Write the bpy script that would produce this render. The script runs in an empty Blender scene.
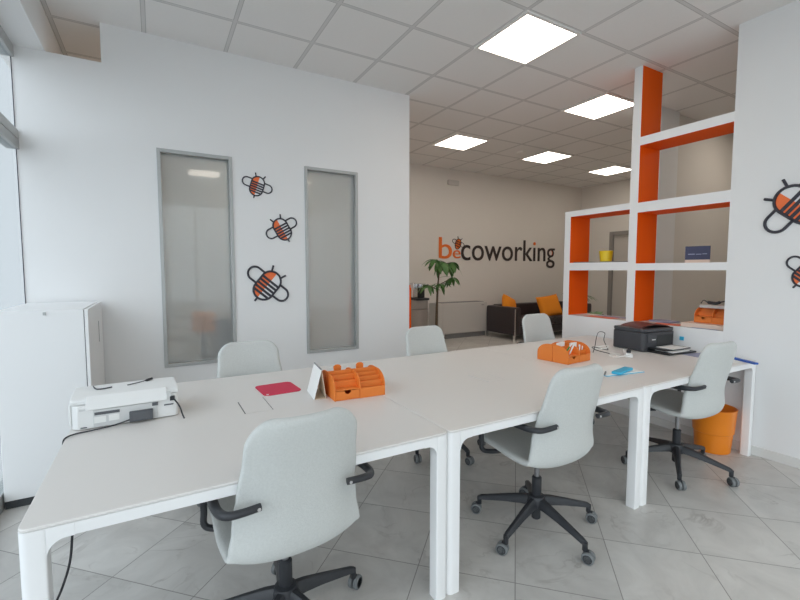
import bpy, bmesh, math, random
from mathutils import Vector, Matrix
random.seed(7)
S = bpy.context.scene
COL = S.collection
PI = math.pi
R = math.radians

# ------------------------------------------------------------------ materials
def mat(name, color, rough=.5, metal=0, spec=.5, noise=None, bump=None, coat=0, sheen=0):
    m = bpy.data.materials.new(name); m.use_nodes = True
    nt = m.node_tree; b = nt.nodes['Principled BSDF']
    b.inputs['Base Color'].default_value = (*color, 1)
    b.inputs['Roughness'].default_value = rough
    b.inputs['Metallic'].default_value = metal
    b.inputs['Specular IOR Level'].default_value = spec
    b.inputs['Coat Weight'].default_value = coat
    b.inputs['Sheen Weight'].default_value = sheen
    if noise or bump:
        tc = nt.nodes.new('ShaderNodeTexCoord')
    if noise:
        sc, amt = noise
        n = nt.nodes.new('ShaderNodeTexNoise'); n.inputs['Scale'].default_value = sc
        n.inputs['Detail'].default_value = 4
        nt.links.new(tc.outputs['Object'], n.inputs['Vector'])
        mx = nt.nodes.new('ShaderNodeMix'); mx.data_type = 'RGBA'
        mx.inputs[6].default_value = (*[c*(1-amt) for c in color], 1)
        mx.inputs[7].default_value = (*[min(1, c*(1+amt)) for c in color], 1)
        nt.links.new(n.outputs['Fac'], mx.inputs[0])
        nt.links.new(mx.outputs[2], b.inputs['Base Color'])
    if bump:
        sc, st = bump
        n2 = nt.nodes.new('ShaderNodeTexNoise'); n2.inputs['Scale'].default_value = sc
        nt.links.new(tc.outputs['Object'], n2.inputs['Vector'])
        bp = nt.nodes.new('ShaderNodeBump'); bp.inputs['Strength'].default_value = st
        bp.inputs['Distance'].default_value = .002
        nt.links.new(n2.outputs['Fac'], bp.inputs['Height'])
        nt.links.new(bp.outputs['Normal'], b.inputs['Normal'])
    return m

def emis(name, color, strength):
    m = bpy.data.materials.new(name); m.use_nodes = True
    nt = m.node_tree; nt.nodes.clear()
    o = nt.nodes.new('ShaderNodeOutputMaterial'); e = nt.nodes.new('ShaderNodeEmission')
    e.inputs[0].default_value = (*color, 1); e.inputs[1].default_value = strength
    nt.links.new(e.outputs[0], o.inputs[0])
    return m

M = {}
M['wall'] = mat('wall_paint', (.80, .80, .80), .75, noise=(3, .012))
M['wall_warm'] = mat('wall_paint_warm', (.72, .685, .64), .8, noise=(3, .015))
M['white'] = mat('white_lacquer', (.82, .82, .82), .4)
M['table'] = mat('table_laminate', (.73, .705, .68), .4, noise=(2, .01))
M['tframe'] = mat('table_frame_paint', (.86, .86, .86), .4)
M['groove'] = mat('groove_dark', (.12, .12, .12), .7)
M['fabric'] = mat('chair_fabric', (.56, .575, .56), .95, noise=(140, .10), bump=(220, .5), sheen=.15)
M['black'] = mat('black_plastic', (.025, .027, .032), .42)
M['steel'] = mat('column_steel', (.30, .30, .31), .3, metal=.8)
M['castr'] = mat('caster_grey', (.17, .18, .185), .5)
M['orange'] = mat('orange_organizer', (.80, .215, .03), .55, noise=(8, .04))
M['orange_paint'] = mat('orange_paint', (.84, .105, .002), .6, spec=.15, noise=(4, .02))
M['orange_bin'] = mat('orange_bin', (.83, .235, .012), .32)
M['orange_fab'] = mat('orange_fabric', (.85, .27, .012), .9, bump=(120, .4))
M['red'] = mat('red_pad', (.62, .035, .085), .75, bump=(300, .3))
M['leather'] = mat('dark_leather', (.035, .026, .028), .42, bump=(60, .3))
M['chrome'] = mat('chrome', (.75, .75, .76), .18, metal=1)
M['alu'] = mat('aluminium', (.44, .45, .445), .45, metal=.3)
M['alu_dark'] = mat('gasket', (.05, .055, .07), .6)
M['grey_unit'] = mat('grey_unit', (.56, .54, .51), .5)
M['grey_dark'] = mat('grey_dark', (.22, .22, .22), .6)
M['taupe'] = mat('taupe_cabinet', (.33, .295, .265), .5)
M['prn_white'] = mat('printer_white', (.78, .78, .77), .45)
M['prn_panel'] = mat('printer_panel', (.63, .635, .63), .5)
M['prn_slot'] = mat('printer_slot', (.10, .105, .115), .6)
M['adapter'] = mat('adapter_grey', (.085, .09, .10), .5)
M['prn_dark'] = mat('printer_dark', (.05, .052, .06), .38)
M['prn_dark2'] = mat('printer_darker', (.015, .016, .018), .4)
M['brown'] = mat('brown_folder', (.13, .04, .032), .5)
M['paper'] = mat('paper', (.82, .82, .80), .8)
M['beige'] = mat('beige_card', (.66, .55, .42), .8)
M['blue'] = mat('blue_plastic', (.012, .09, .42), .45)
M['cyan'] = mat('cyan_plastic', (.035, .42, .66), .5)
M['green'] = mat('green_plastic', (.03, .30, .08), .5)
M['yellow'] = mat('yellow_pot', (.85, .62, .02), .4)
M['navy'] = mat('navy_print', (.045, .05, .11), .5)
M['leaf'] = mat('leaf', (.065, .17, .04), .45, noise=(9, .35))
M['bark'] = mat('bark', (.11, .08, .05), .9, noise=(30, .3))
M['soil'] = mat('soil', (.04, .03, .02), .95)
M['bee_black'] = mat('bee_outline', (.032, .030, .042), .5)
M['bee_orange'] = mat('bee_orange', (.88, .17, .04), .5)
M['bee_white'] = mat('bee_white', (.78, .78, .79), .6)
M['sign_dark'] = mat('sign_dark', (.035, .022, .02), .5)
M['sign_orange'] = mat('sign_orange', (.80, .17, .02), .5)
M['flyer_red'] = mat('flyer_red', (.72, .16, .08), .6)
M['flyer_blue'] = mat('flyer_blue', (.30, .32, .45), .6)
M['flyer_beige'] = mat('flyer_beige', (.76, .60, .50), .6)
M['door'] = mat('door_leaf', (.55, .52, .48), .5)
M['door_frame'] = mat('door_frame', (.27, .255, .24), .5)
M['lamp'] = emis('lamp_diffuser', (1, .90, .78), 6.0)
M['lampframe'] = mat('lamp_frame', (.8, .78, .75), .4)
M['pave'] = mat('pavement', (.55, .55, .55), .8, noise=(5, .1))
M['skirt'] = mat('skirting', (.70, .69, .67), .5)
M['plinth'] = mat('plinth', (.05, .055, .06), .6)
M['grey_shelf'] = mat('grey_mat', (.20, .19, .18), .5)

def grid_mask(nt, vec_out, ax, period, offset, halfwidth):
    """1 on a line, 0 elsewhere, along one axis of a vector."""
    sx = nt.nodes.new('ShaderNodeSeparateXYZ'); nt.links.new(vec_out, sx.inputs[0])
    def mth(op, a, b=None):
        n = nt.nodes.new('ShaderNodeMath'); n.operation = op
        for i, v in enumerate((a, b)):
            if v is None: continue
            if isinstance(v, (int, float)): n.inputs[i].default_value = v
            else: nt.links.new(v, n.inputs[i])
        return n.outputs[0]
    t = mth('SUBTRACT', sx.outputs[ax], offset - period/2)
    t = mth('DIVIDE', t, period)
    t = mth('FRACT', t)
    t = mth('SUBTRACT', t, .5)
    t = mth('ABSOLUTE', t)
    return mth('LESS_THAN', t, halfwidth/period), mth

def ceiling_mat():
    m = mat('ceiling_tiles', (.80, .785, .77), .85, noise=(40, .015))
    nt = m.node_tree; b = nt.nodes['Principled BSDF']
    src = b.inputs['Base Color'].links[0].from_socket
    tc = nt.nodes.new('ShaderNodeTexCoord')
    w1, mth = grid_mask(nt, tc.outputs['Object'], 0, .6, .588, .012)
    w2, _ = grid_mask(nt, tc.outputs['Object'], 1, .6, 3.524, .012)
    e1, _ = grid_mask(nt, tc.outputs['Object'], 0, .6, .588, .016)
    e2, _ = grid_mask(nt, tc.outputs['Object'], 1, .6, 3.524, .016)
    bar = mth('MAXIMUM', w1, w2); edge = mth('MAXIMUM', e1, e2)
    mx = nt.nodes.new('ShaderNodeMix'); mx.data_type = 'RGBA'
    nt.links.new(edge, mx.inputs[0]); nt.links.new(src, mx.inputs[6]); mx.inputs[7].default_value = (.42, .41, .40, 1)
    m2 = nt.nodes.new('ShaderNodeMix'); m2.data_type = 'RGBA'
    nt.links.new(bar, m2.inputs[0]); nt.links.new(mx.outputs[2], m2.inputs[6]); m2.inputs[7].default_value = (.64, .63, .62, 1)
    nt.links.new(m2.outputs[2], b.inputs['Base Color'])
    return m
M['ceiling'] = ceiling_mat()

def floor_mat():
    m = mat('marble_tiles', (.5, .5, .5), .34)
    nt = m.node_tree; b = nt.nodes['Principled BSDF']
    tc = nt.nodes.new('ShaderNodeTexCoord')
    mp = nt.nodes.new('ShaderNodeMapping'); mp.inputs['Rotation'].default_value = (0, 0, R(-45))
    nt.links.new(tc.outputs['Object'], mp.inputs['Vector'])
    # rotated by -45: u = (x+y)/sqrt2, v = (y-x)/sqrt2
    g1, mth = grid_mask(nt, mp.outputs[0], 0, .4467, 1.457, .0022)
    g2, _ = grid_mask(nt, mp.outputs[0], 1, .4467, -.021, .0022)
    g = mth('MAXIMUM', g1, g2)
    # per tile shade
    sn = nt.nodes.new('ShaderNodeVectorMath'); sn.operation = 'SUBTRACT'; sn.inputs[1].default_value = (1.457, -.021, 0)
    nt.links.new(mp.outputs[0], sn.inputs[0])
    dv = nt.nodes.new('ShaderNodeVectorMath'); dv.operation = 'SCALE'; dv.inputs['Scale'].default_value = 1/.4467
    nt.links.new(sn.outputs[0], dv.inputs[0])
    fl = nt.nodes.new('ShaderNodeVectorMath'); fl.operation = 'FLOOR'; nt.links.new(dv.outputs[0], fl.inputs[0])
    wn = nt.nodes.new('ShaderNodeTexWhiteNoise'); nt.links.new(fl.outputs[0], wn.inputs['Vector'])
    # offset the marble pattern per tile
    off = nt.nodes.new('ShaderNodeVectorMath'); off.operation = 'MULTIPLY_ADD'
    off.inputs[1].default_value = (7, 7, 7)
    nt.links.new(wn.outputs['Color'], off.inputs[0]); nt.links.new(tc.outputs['Object'], off.inputs[2])
    n1 = nt.nodes.new('ShaderNodeTexNoise'); n1.inputs['Scale'].default_value = 3.2; n1.inputs['Detail'].default_value = 7
    n1.inputs['Roughness'].default_value = .62; n1.inputs['Distortion'].default_value = 1.2
    nt.links.new(off.outputs[0], n1.inputs['Vector'])
    rp = nt.nodes.new('ShaderNodeValToRGB')
    rp.color_ramp.elements[0].position = .32; rp.color_ramp.elements[0].color = (.50, .485, .465, 1)
    rp.color_ramp.elements[1].position = .68; rp.color_ramp.elements[1].color = (.62, .605, .58, 1)
    nt.links.new(n1.outputs['Fac'], rp.inputs[0])
    # thin veins
    n2 = nt.nodes.new('ShaderNodeTexNoise'); n2.inputs['Scale'].default_value = 2.3; n2.inputs['Detail'].default_value = 5
    n2.inputs['Distortion'].default_value = 2.0
    nt.links.new(off.outputs[0], n2.inputs['Vector'])
    a = mth('SUBTRACT', n2.outputs['Fac'], .5); a = mth('ABSOLUTE', a)
    a = mth('MULTIPLY', a, 40.0)
    a = mth('SUBTRACT', 1.0, a); a = mth('MAXIMUM', a, 0.0)
    n3 = nt.nodes.new('ShaderNodeTexNoise'); n3.inputs['Scale'].default_value = 5
    nt.links.new(off.outputs[0], n3.inputs['Vector'])
    k = mth('SUBTRACT', n3.outputs['Fac'], .45); k = mth('MULTIPLY', k, 2.2); k = mth('MAXIMUM', k, 0.0)
    a = mth('MULTIPLY', a, k)
    mv = nt.nodes.new('ShaderNodeMix'); mv.data_type = 'RGBA'
    nt.links.new(a, mv.inputs[0]); nt.links.new(rp.outputs[0], mv.inputs[6]); mv.inputs[7].default_value = (.33, .31, .29, 1)
    sh = mth('MULTIPLY', wn.outputs['Value'], .10); sh = mth('ADD', sh, .95)
    ms = nt.nodes.new('ShaderNodeVectorMath'); ms.operation = 'SCALE'
    nt.links.new(mv.outputs[2], ms.inputs[0]); nt.links.new(sh, ms.inputs['Scale'])
    mg = nt.nodes.new('ShaderNodeMix'); mg.data_type = 'RGBA'
    nt.links.new(g, mg.inputs[0]); nt.links.new(ms.outputs[0], mg.inputs[6]); mg.inputs[7].default_value = (.25, .24, .225, 1)
    nt.links.new(mg.outputs[2], b.inputs['Base Color'])
    return m
M['floor'] = floor_mat()

def glass_mat(name, tint, frosted=False):
    m = bpy.data.materials.new(name); m.use_nodes = True
    nt = m.node_tree; nt.nodes.clear()
    o = nt.nodes.new('ShaderNodeOutputMaterial')
    gl = nt.nodes.new('ShaderNodeBsdfGlossy')
    if not frosted:
        t = nt.nodes.new('ShaderNodeBsdfTransparent'); t.inputs[0].default_value = (*tint, 1)
        gl.inputs['Roughness'].default_value = .02
        f = .06
        base = t.outputs[0]
    else:
        r = nt.nodes.new('ShaderNodeBsdfRefraction'); r.inputs['Color'].default_value = (*tint, 1)
        r.inputs['Roughness'].default_value = .36; r.inputs['IOR'].default_value = 1.14
        d = nt.nodes.new('ShaderNodeBsdfDiffuse'); d.inputs[0].default_value = (.74, .75, .75, 1)
        mx0 = nt.nodes.new('ShaderNodeMixShader'); mx0.inputs[0].default_value = .22
        nt.links.new(r.outputs[0], mx0.inputs[1]); nt.links.new(d.outputs[0], mx0.inputs[2])
        gl.inputs['Roughness'].default_value = .03
        f = .048
        base = mx0.outputs[0]
    mx = nt.nodes.new('ShaderNodeMixShader'); mx.inputs[0].default_value = f
    nt.links.new(base, mx.inputs[1]); nt.links.new(gl.outputs[0], mx.inputs[2])
    nt.links.new(mx.outputs[0], o.inputs[0])
    return m
M['glass'] = glass_mat('window_glass', (.93, .97, .97))
M['film'] = glass_mat('filmed_glass', (.80, .835, .845))
M['frost'] = glass_mat('frosted_glass', (.88, .93, .95), True)

# ------------------------------------------------------------------ mesh helpers
class MB:
    def __init__(s): s.bm = bmesh.new()
    def _f(s, vs, mi=0):
        try:
            f = s.bm.faces.new(vs); f.material_index = mi; return f
        except ValueError: return None
    def box(s, x0, x1, y0, y1, z0, z1, mi=0, mis=None):
        v = [s.bm.verts.new(p) for p in ((x0,y0,z0),(x1,y0,z0),(x1,y1,z0),(x0,y1,z0),(x0,y0,z1),(x1,y0,z1),(x1,y1,z1),(x0,y1,z1))]
        d = mis or {}
        for key, idx in (('-z',(3,2,1,0)),('+z',(4,5,6,7)),('-y',(0,1,5,4)),('+x',(1,2,6,5)),('+y',(2,3,7,6)),('-x',(3,0,4,7))):
            s._f([v[i] for i in idx], d.get(key, mi))
        return s
    def prism(s, pts, axis, a, b, mi=0):
        """2D polygon extruded along axis from a to b. axis 'x': pts are (y,z); 'y': (x,z); 'z': (x,y)."""
        def P(p, t):
            return (t, p[0], p[1]) if axis == 'x' else (p[0], t, p[1]) if axis == 'y' else (p[0], p[1], t)
        A = [s.bm.verts.new(P(p, a)) for p in pts]; B = [s.bm.verts.new(P(p, b)) for p in pts]
        n = len(pts)
        s._f(A[::-1], mi); s._f(B, mi)
        for i in range(n): s._f([A[i], A[(i+1)%n], B[(i+1)%n], B[i]], mi)
        return s
    def lathe(s, prof, c=(0,0), n=32, mi=0, caps=True):
        rings = []
        for r, z in prof:
            rings.append([s.bm.verts.new((c[0]+r*math.cos(2*PI*i/n), c[1]+r*math.sin(2*PI*i/n), z)) for i in range(n)])
        for a, b in zip(rings, rings[1:]):
            for i in range(n): s._f([a[i], a[(i+1)%n], b[(i+1)%n], b[i]], mi)
        if caps: s._f(rings[0][::-1], mi); s._f(rings[-1], mi)
        return s
    def tube(s, path, r, n=10, mi=0, flat=(1,1), close=False):
        path = [Vector(p) for p in path]
        N = len(path)
        rad = r if isinstance(r, (list, tuple)) else [r]*N
        rings = []; prev = None
        for i, p in enumerate(path):
            if close: t = path[(i+1) % N] - path[i-1]
            else: t = (path[min(i+1, N-1)] - path[max(i-1, 0)])
            t.normalize()
            if prev is None:
                ref = Vector((0,0,1)) if abs(t.z) < .9 else Vector((1,0,0))
                u = t.cross(ref).normalized()
            else:
                u = (prev - t*prev.dot(t)).normalized()
            prev = u; w = t.cross(u)
            rings.append([s.bm.verts.new(p + u*rad[i]*flat[0]*math.cos(2*PI*k/n) + w*rad[i]*flat[1]*math.sin(2*PI*k/n)) for k in range(n)])
        pr = list(zip(rings, rings[1:]))
        if close: pr.append((rings[-1], rings[0]))
        for a, b in pr:
            for k in range(n): s._f([a[k], a[(k+1)%n], b[(k+1)%n], b[k]], mi)
        if not close:
            s._f(rings[0][::-1], mi); s._f(rings[-1], mi)
        return s
    def loft(s, loops, cap0=True, cap1=True, mi=0):
        rings = [[s.bm.verts.new(p) for p in L] for L in loops]; n = len(rings[0])
        for a, b in zip(rings, rings[1:]):
            for k in range(n): s._f([a[k], a[(k+1)%n], b[(k+1)%n], b[k]], mi)
        if cap0: s._f(rings[0][::-1], mi)
        if cap1: s._f(rings[-1], mi)
        return s
    def poly(s, pts, mi=0):
        s._f([s.bm.verts.new(p) for p in pts], mi); return s
    def xf(s, mtx):
        bmesh.ops.transform(s.bm, matrix=mtx, verts=s.bm.verts); return s

def obj(name, mb, mats, parent=None, bevel=0, smooth=True, angle=35, seg=2, loc=None, rz=None):
    bm = mb.bm
    bmesh.ops.recalc_face_normals(bm, faces=bm.faces)
    me = bpy.data.meshes.new(name)
    bm.to_mesh(me); bm.free()
    for m in (mats if isinstance(mats, (list, tuple)) else [mats]):
        me.materials.append(m)
    if smooth:
        for p in me.polygons: p.use_smooth = True
        me.set_sharp_from_angle(angle=R(angle))
    o = bpy.data.objects.new(name, me); COL.objects.link(o)
    if parent: o.parent = parent
    if loc is not None: o.location = loc
    if rz is not None: o.rotation_euler = (0, 0, rz)
    if bevel:
        b = o.modifiers.new('bevel', 'BEVEL'); b.width = bevel; b.segments = seg; b.limit_method = 'ANGLE'; b.angle_limit = R(40)
    return o

def tag(o, label, cat, group=None):
    o['label'] = label; o['category'] = cat
    if group: o['group'] = group
    return o
def thing(name, label, cat, loc=(0,0,0), rz=0, group=None):
    o = bpy.data.objects.new(name, None); COL.objects.link(o)
    o.empty_display_size = .1
    o.location = loc; o.rotation_euler = (0, 0, rz)
    return tag(o, label, cat, group)
def struct(name, mb, m, parent=None, **k):
    o = obj(name, mb, m, parent, **k)
    if not parent: o['kind'] = 'structure'
    return o
def dup(o, parent=None):
    c = o.copy(); COL.objects.link(c)
    if parent: c.parent = parent
    for ch in list(o.children): dup(ch, c)
    return c

def catmull(pts, n):
    pts = [Vector(p) for p in pts]; out = []
    for i in range(len(pts)-1):
        p0 = pts[max(i-1,0)]; p1 = pts[i]; p2 = pts[i+1]; p3 = pts[min(i+2, len(pts)-1)]
        for k in range(n):
            t = k/n
            out.append(.5*((2*p1) + (p2-p0)*t + (2*p0-5*p1+4*p2-p3)*t*t + (3*p1-p0-3*p2+p3)*t**3))
    out.append(pts[-1]); return out

def interp(tab, x):
    for (a, va), (b, vb) in zip(tab, tab[1:]):
        if x <= b:
            t = max(0, (x-a)/(b-a)); t = t*t*(3-2*t)
            return va + (vb-va)*t
    return tab[-1][1]

def rrect(x0, x1, y0, y1, r, n=6):
    P = []
    for cx, cy, a0 in ((x1-r, y1-r, 0), (x0+r, y1-r, 90), (x0+r, y0+r, 180), (x1-r, y0+r, 270)):
        for k in range(n+1):
            a = R(a0 + 90*k/n); P.append((cx + r*math.cos(a), cy + r*math.sin(a)))
    return P

# ------------------------------------------------------------------ camera
H = 3.277
cam = bpy.data.cameras.new('camera'); co = bpy.data.objects.new('camera', cam); COL.objects.link(co)
co.location = (0, 0, 1.4057)
co.rotation_euler = (R(90) - .06892, 0, -.52025)
cam.sensor_width = 36; cam.lens = 426.668/800*36; cam.clip_start = .05
S.camera = co

# ------------------------------------------------------------------ setting
PY, PY2 = 4.041, 4.15          # partition faces
XL, XLO = -.82, -.93           # inner / outer face of the window wall
XR, XR2 = 3.93, 4.25           # right wall faces
YB, XE, YF = 6.5, 8.5, -2.6    # lounge back wall, lounge end wall, added shop front behind the camera
LF = .17                       # raised lounge floor

struct('floor', MB().box(XLO, XE+.1, YF-.1, YB+.1, -.12, 0), M['floor'], smooth=False)
struct('floor_lounge', MB().box(XL, XE, PY2, YB, 0, LF), M['floor'], smooth=False)
struct('ceiling', MB().box(XLO, XE+.1, YF-.1, YB+.1, H, H+.1), M['ceiling'], smooth=False)
struct('ground', MB().box(-14, 16, -16, 16, -.3, -.14), M['pave'], smooth=False)

# partition with the two glazed openings and the notch beside the window beam
W1 = (.0425, .6166); W2 = (1.2649, 1.8163); WB, WT = .593, 2.396
pm = MB()
def pw(x0, x1, z0, z1): pm.box(x0, x1, PY, PY2, z0, z1)
pw(XL, -.633, 0, 2.982); pw(-.633, -.30, 0, 2.982); pw(-.30, W1[0], 0, H); pw(W1[0], W1[1], 0, WB); pw(W1[0], W1[1], WT, H)
pw(W1[1], W2[0], 0, H); pw(W2[0], W2[1], 0, WB); pw(W2[0], W2[1], WT, H); pw(W2[1], 2.432, 0, H)
bmesh.ops.remove_doubles(pm.bm, verts=pm.bm.verts, dist=1e-4)
struct('wall_back', pm, M['wall'], smooth=False)
struct('trim_1', MB().box(XLO, -.633, YF, YB, 2.982, H), M['wall'], smooth=False)   # beam over the window

for i, (a, b) in enumerate((W1, W2)):
    f = MB(); t = .028
    f.box(a, a+t, PY-.012, PY2+.012, WB, WT); f.box(b-t, b, PY-.012, PY2+.012, WB, WT)
    f.box(a+t, b-t, PY-.012, PY2+.012, WB, WB+t); f.box(a+t, b-t, PY-.012, PY2+.012, WT-t, WT)
    w = struct('window_%d' % (i+2), f, M['alu'], bevel=.002)
    struct('pane', MB().box(a+t, b-t, PY+.035, PY+.045, WB+t, WT-t), M['frost'], w, smooth=False)

# window wall on the left: aluminium frames with clear panes
fr = MB()
for y in (2.0, 0.0, -2.0):
    fr.box(XL-.06, XL, y-.035, y+.035, .0, 2.90)
fr.box(XL-.06, XL+.012, YF, PY, 2.265, 2.33); fr.box(XL-.06, XL+.012, YF, PY, 2.335, 2.40)
fr.box(XL-.06, XL+.012, YF, PY, 2.90, 2.982); fr.box(XL-.06, XL, YF, PY, 0, .10)
w = struct('window_1', fr, M['alu'], bevel=.002)
gk = MB()
gk.box(XL-.007, XL-.001, PY-.006, PY-.001, .1, 2.265); gk.box(XL-.007, XL-.001, PY-.006, PY-.001, 2.40, 2.90)
for y in (-0.035, 1.965):
    gk.box(XL-.03, XL-.002, y-.010, y-.001, .1, 2.265); gk.box(XL-.03, XL-.002, y-.010, y-.001, 2.40, 2.90)
gk.box(XL-.04, XL+.006, YF, PY, 2.33, 2.335)
struct('gasket', gk, M['alu_dark'], w, smooth=False)
struct('pane', MB().box(XL-.016, XL-.008, YF, PY, .1, 2.265), M['film'], w, smooth=False)
struct('pane', MB().box(XL-.016, XL-.008, YF, PY, 2.40, 2.90), M['film'], w, smooth=False)
# wall of the room behind the partition on the window side
struct('wall_left', MB().box(XL, XL+.10, PY2, YB, 0, 2.982), M['wall_warm'], smooth=False)

# unseen shop front behind the camera, glazing added for flat front light
sf = MB()
for x in (XL, .8, 2.4, 3.88):
    sf.box(x, x+.05, YF-.06, YF, 0, 2.95)
sf.box(XL, XR, YF-.06, YF, 2.86, 2.95); sf.box(XL, XR, YF-.06, YF, 0, .1)
w = struct('window_4', sf, M['alu'])
struct('pane', MB().box(XL, XR, YF-.035, YF-.025, .1, 2.86), M['glass'], w, smooth=False)
struct('wall_front', MB().box(XLO, XE, YF-.1, YF, 2.95, H).box(XR2, XE, YF-.1, YF, 0, 2.95), M['wall'], smooth=False)

struct('wall_right', MB().box(XR, XR2, YF, 1.655, 0, H), M['wall'], smooth=False)
struct('wall_far', MB().box(XLO, XE+.1, YB, YB+.1, 0, H), M['wall_warm'], smooth=False)
dw = MB()   # end wall of the lounge with its doorway
D0, D1, DT = 5.05, 5.77, 2.23
dw.box(XE, XE+.1, YF, D0, 0, H); dw.box(XE, XE+.1, D1, YB, 0, H); dw.box(XE, XE+.1, D0, D1, DT, H)
struct('wall_end', dw, M['wall_warm'], smooth=False)
df = MB().box(XE-.02, XE+.1, D1-.08, D1, LF, DT).box(XE-.02, XE+.1, D0, D0+.08, LF, DT).box(XE-.02, XE+.1, D0+.08, D1-.08, DT-.08, DT)
dd = struct('door_1', df, M['door_frame'], bevel=.003)
struct('door_leaf', MB().box(XE+.03, XE+.07, D0+.08, D1-.08, LF+.005, DT-.08), M['door'], dd, smooth=False)
struct('door_handle', MB().tube([(XE+.03, D0+.13, 1.2), (XE-.02, D0+.13, 1.2), (XE-.02, D0+.25, 1.2)], .009), M['chrome'], dd)
# wall and pillar of the next room, seen through the shelving
struct('wall_side', MB().box(5.45, XE, 2.9, 3.0, 0, H), M['wall_warm'], smooth=False)
struct('column', MB().box(5.08, 5.46, 2.86, 3.2, 0, H), M['wall'], smooth=False)

struct('baseboard_right', MB().box(XR-.012, XR, YF, 3.21, 0, .07), M['skirt'], bevel=.002)
struct('baseboard_far', MB().box(XL, XE, YB-.012, YB, LF, LF+.07), M['skirt'], smooth=False)
struct('baseboard_back', MB().box(XL, 2.432, PY-.012, PY, 0, .07), M['skirt'], bevel=.002)

# ------------------------------------------------------------------ ceiling lights
def lamp(x, y, label, cat='ceiling light'):
    t = thing('ceiling_light', label, cat, (x, y, H), 0, 'square ceiling light panels')
    a, b = .298, .272
    f = MB()
    f.box(-a, a, -a, -b, -.012, .0); f.box(-a, a, b, a, -.012, 0); f.box(-a, -b, -b, b, -.012, 0); f.box(b, a, -b, b, -.012, 0)
    obj('frame', f, M['lampframe'], t, smooth=False)
    obj('diffuser', MB().box(-b, b, -b, b, -.009, -.002), M['lamp'], t, smooth=False)
    return t
lamp(2.688, 2.624, 'largest square ceiling light, nearest the camera, above the tall shelving post')
lamp(4.488, 3.224, 'square ceiling light partly hidden by the tall white and orange shelving post')
lamp(3.94, 5.10, 'square ceiling light nearest the free end of the white partition wall')
lamp(5.69, 5.05, 'middle ceiling light of the far row along the lounge')
lamp(7.47, 5.10, 'smallest ceiling light, farthest one, low beside the shelving post')
lamp(.888, -.976, 'square ceiling light toward the shop front, over the window side of the room')
lamp(2.688, -.976, 'square ceiling light toward the shop front, over the right wall side of the room')
lamp(1.488, 5.624, 'unseen square ceiling light added behind the partition wall, near the lounge wall')  # added out of view to brighten the frosted panes from behind
lamp(.888, 5.024, 'unseen square ceiling light added behind the partition wall, over the frosted windows')  # hidden fill panel, added to light the space behind the partition
lamp(6.288, 2.024, 'unseen square ceiling light added in the next room, close to its side wall')  # unseen panel added to brighten the wall behind the shelving
lamp(6.6, 1.0, 'unseen square ceiling light added in the next room behind the shelving')  # likewise out of view, added as fill for the next room

sm = MB().lathe([(.055, H-.02), (.06, H-.012), (.06, H)], (5.08, 5.04), 24)
tag(obj('smoke_detector', sm, M['lampframe']), 'small round detector on the ceiling between the two far light panels', 'smoke detector')

# ------------------------------------------------------------------ tables
TF, TB = 1.4162, 2.8669
TZ = .73
def table(x0, x1, y0, y1, label, flap=None):
    t = thing('desk', label, 'desk', ((x0+x1)/2, (y0+y1)/2, 0), 0, 'white desks joined into one long bench')
    W, D = (x1-x0)/2 - .001, (y1-y0)/2
    top = MB().prism(rrect(-W, W, -D, D, .024), 'z', TZ-.010, TZ)
    obj('tabletop', top, M['table'], t, bevel=.0025)
    for sx in (1, -1):
        for sy in (1, -1):
            m = MB(); L = .122; w = .060; h = .036; r = .045; tp = TZ-.0105
            P = [(w, tp-h-r)] + [(w+r + r*math.cos(R(180-90*k/8)), tp-h-r + r*math.sin(R(180-90*k/8))) for k in range(1, 9)] + [(L, tp-h), (L, tp), (w, tp)]
            cx, cy = -W*sx, -D*sy
            m.prism([(cx + sx*a, b) for a, b in P], 'y', cy, cy + sy*.04)
            m.prism([(cy + sy*a, b) for a, b in P], 'x', cx, cx + sx*.04)
            foot = []
            for ax, ay, rr, a0 in ((0, 0, .022, 180), (w, 0, .006, 270), (w, w, .012, 0), (0, w, .006, 90)):
                ox = ax + (rr if ax == 0 else -rr); oy = ay + (rr if ay == 0 else -rr)
                for k in range(7):
                    a = R(a0 + 90*k/6); foot.append((cx + sx*(ox + rr*math.cos(a)), cy + sy*(oy + rr*math.sin(a))))
            m.prism(foot, 'z', 0, tp)
            obj('leg', m, M['tframe'], t, angle=30)
    ra = MB(); h = .034; a = .1225; zz = TZ-.0105
    for sy in (1, -1):
        y = -D*sy
        ra.box(-W+a, W-a, min(y, y+sy*.03), max(y, y+sy*.03), zz-h, zz)
    for sx in (1, -1):
        x = -W*sx
        ra.box(min(x, x+sx*.03), max(x, x+sx*.03), -D+a, D-a, zz-h, zz)
    obj('rail', ra, M['tframe'], t, smooth=False)
    if flap:
        fx, fy = flap; fx -= (x0+x1)/2; fy -= (y0+y1)/2
        obj('cable_flap', MB().box(fx-.063, fx+.063, fy-.115, fy+.115, TZ, TZ+.0012), M['table'], t, smooth=False)
        for g in (MB().box(fx-.067, fx-.063, fy-.115, fy+.085, TZ, TZ+.0016), MB().box(fx+.063, fx+.0655, fy-.115, fy+.115, TZ, TZ+.0016)):
            obj('flap_gap', g, M['groove'] if x0 < 0 else M['prn_panel'], t, smooth=False)
    return t
table(-.338, 1.0499, TF, TB, 'white desk nearest the window, carrying the white printer and the red pad', (.412, 2.19))
table(1.0515, 2.4646, TF, TB, 'middle white desk carrying the open orange organizers', (1.80, 2.06))
table(2.4662, 3.912, TF, TB, 'white desk against the right wall carrying the black printer')

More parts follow.
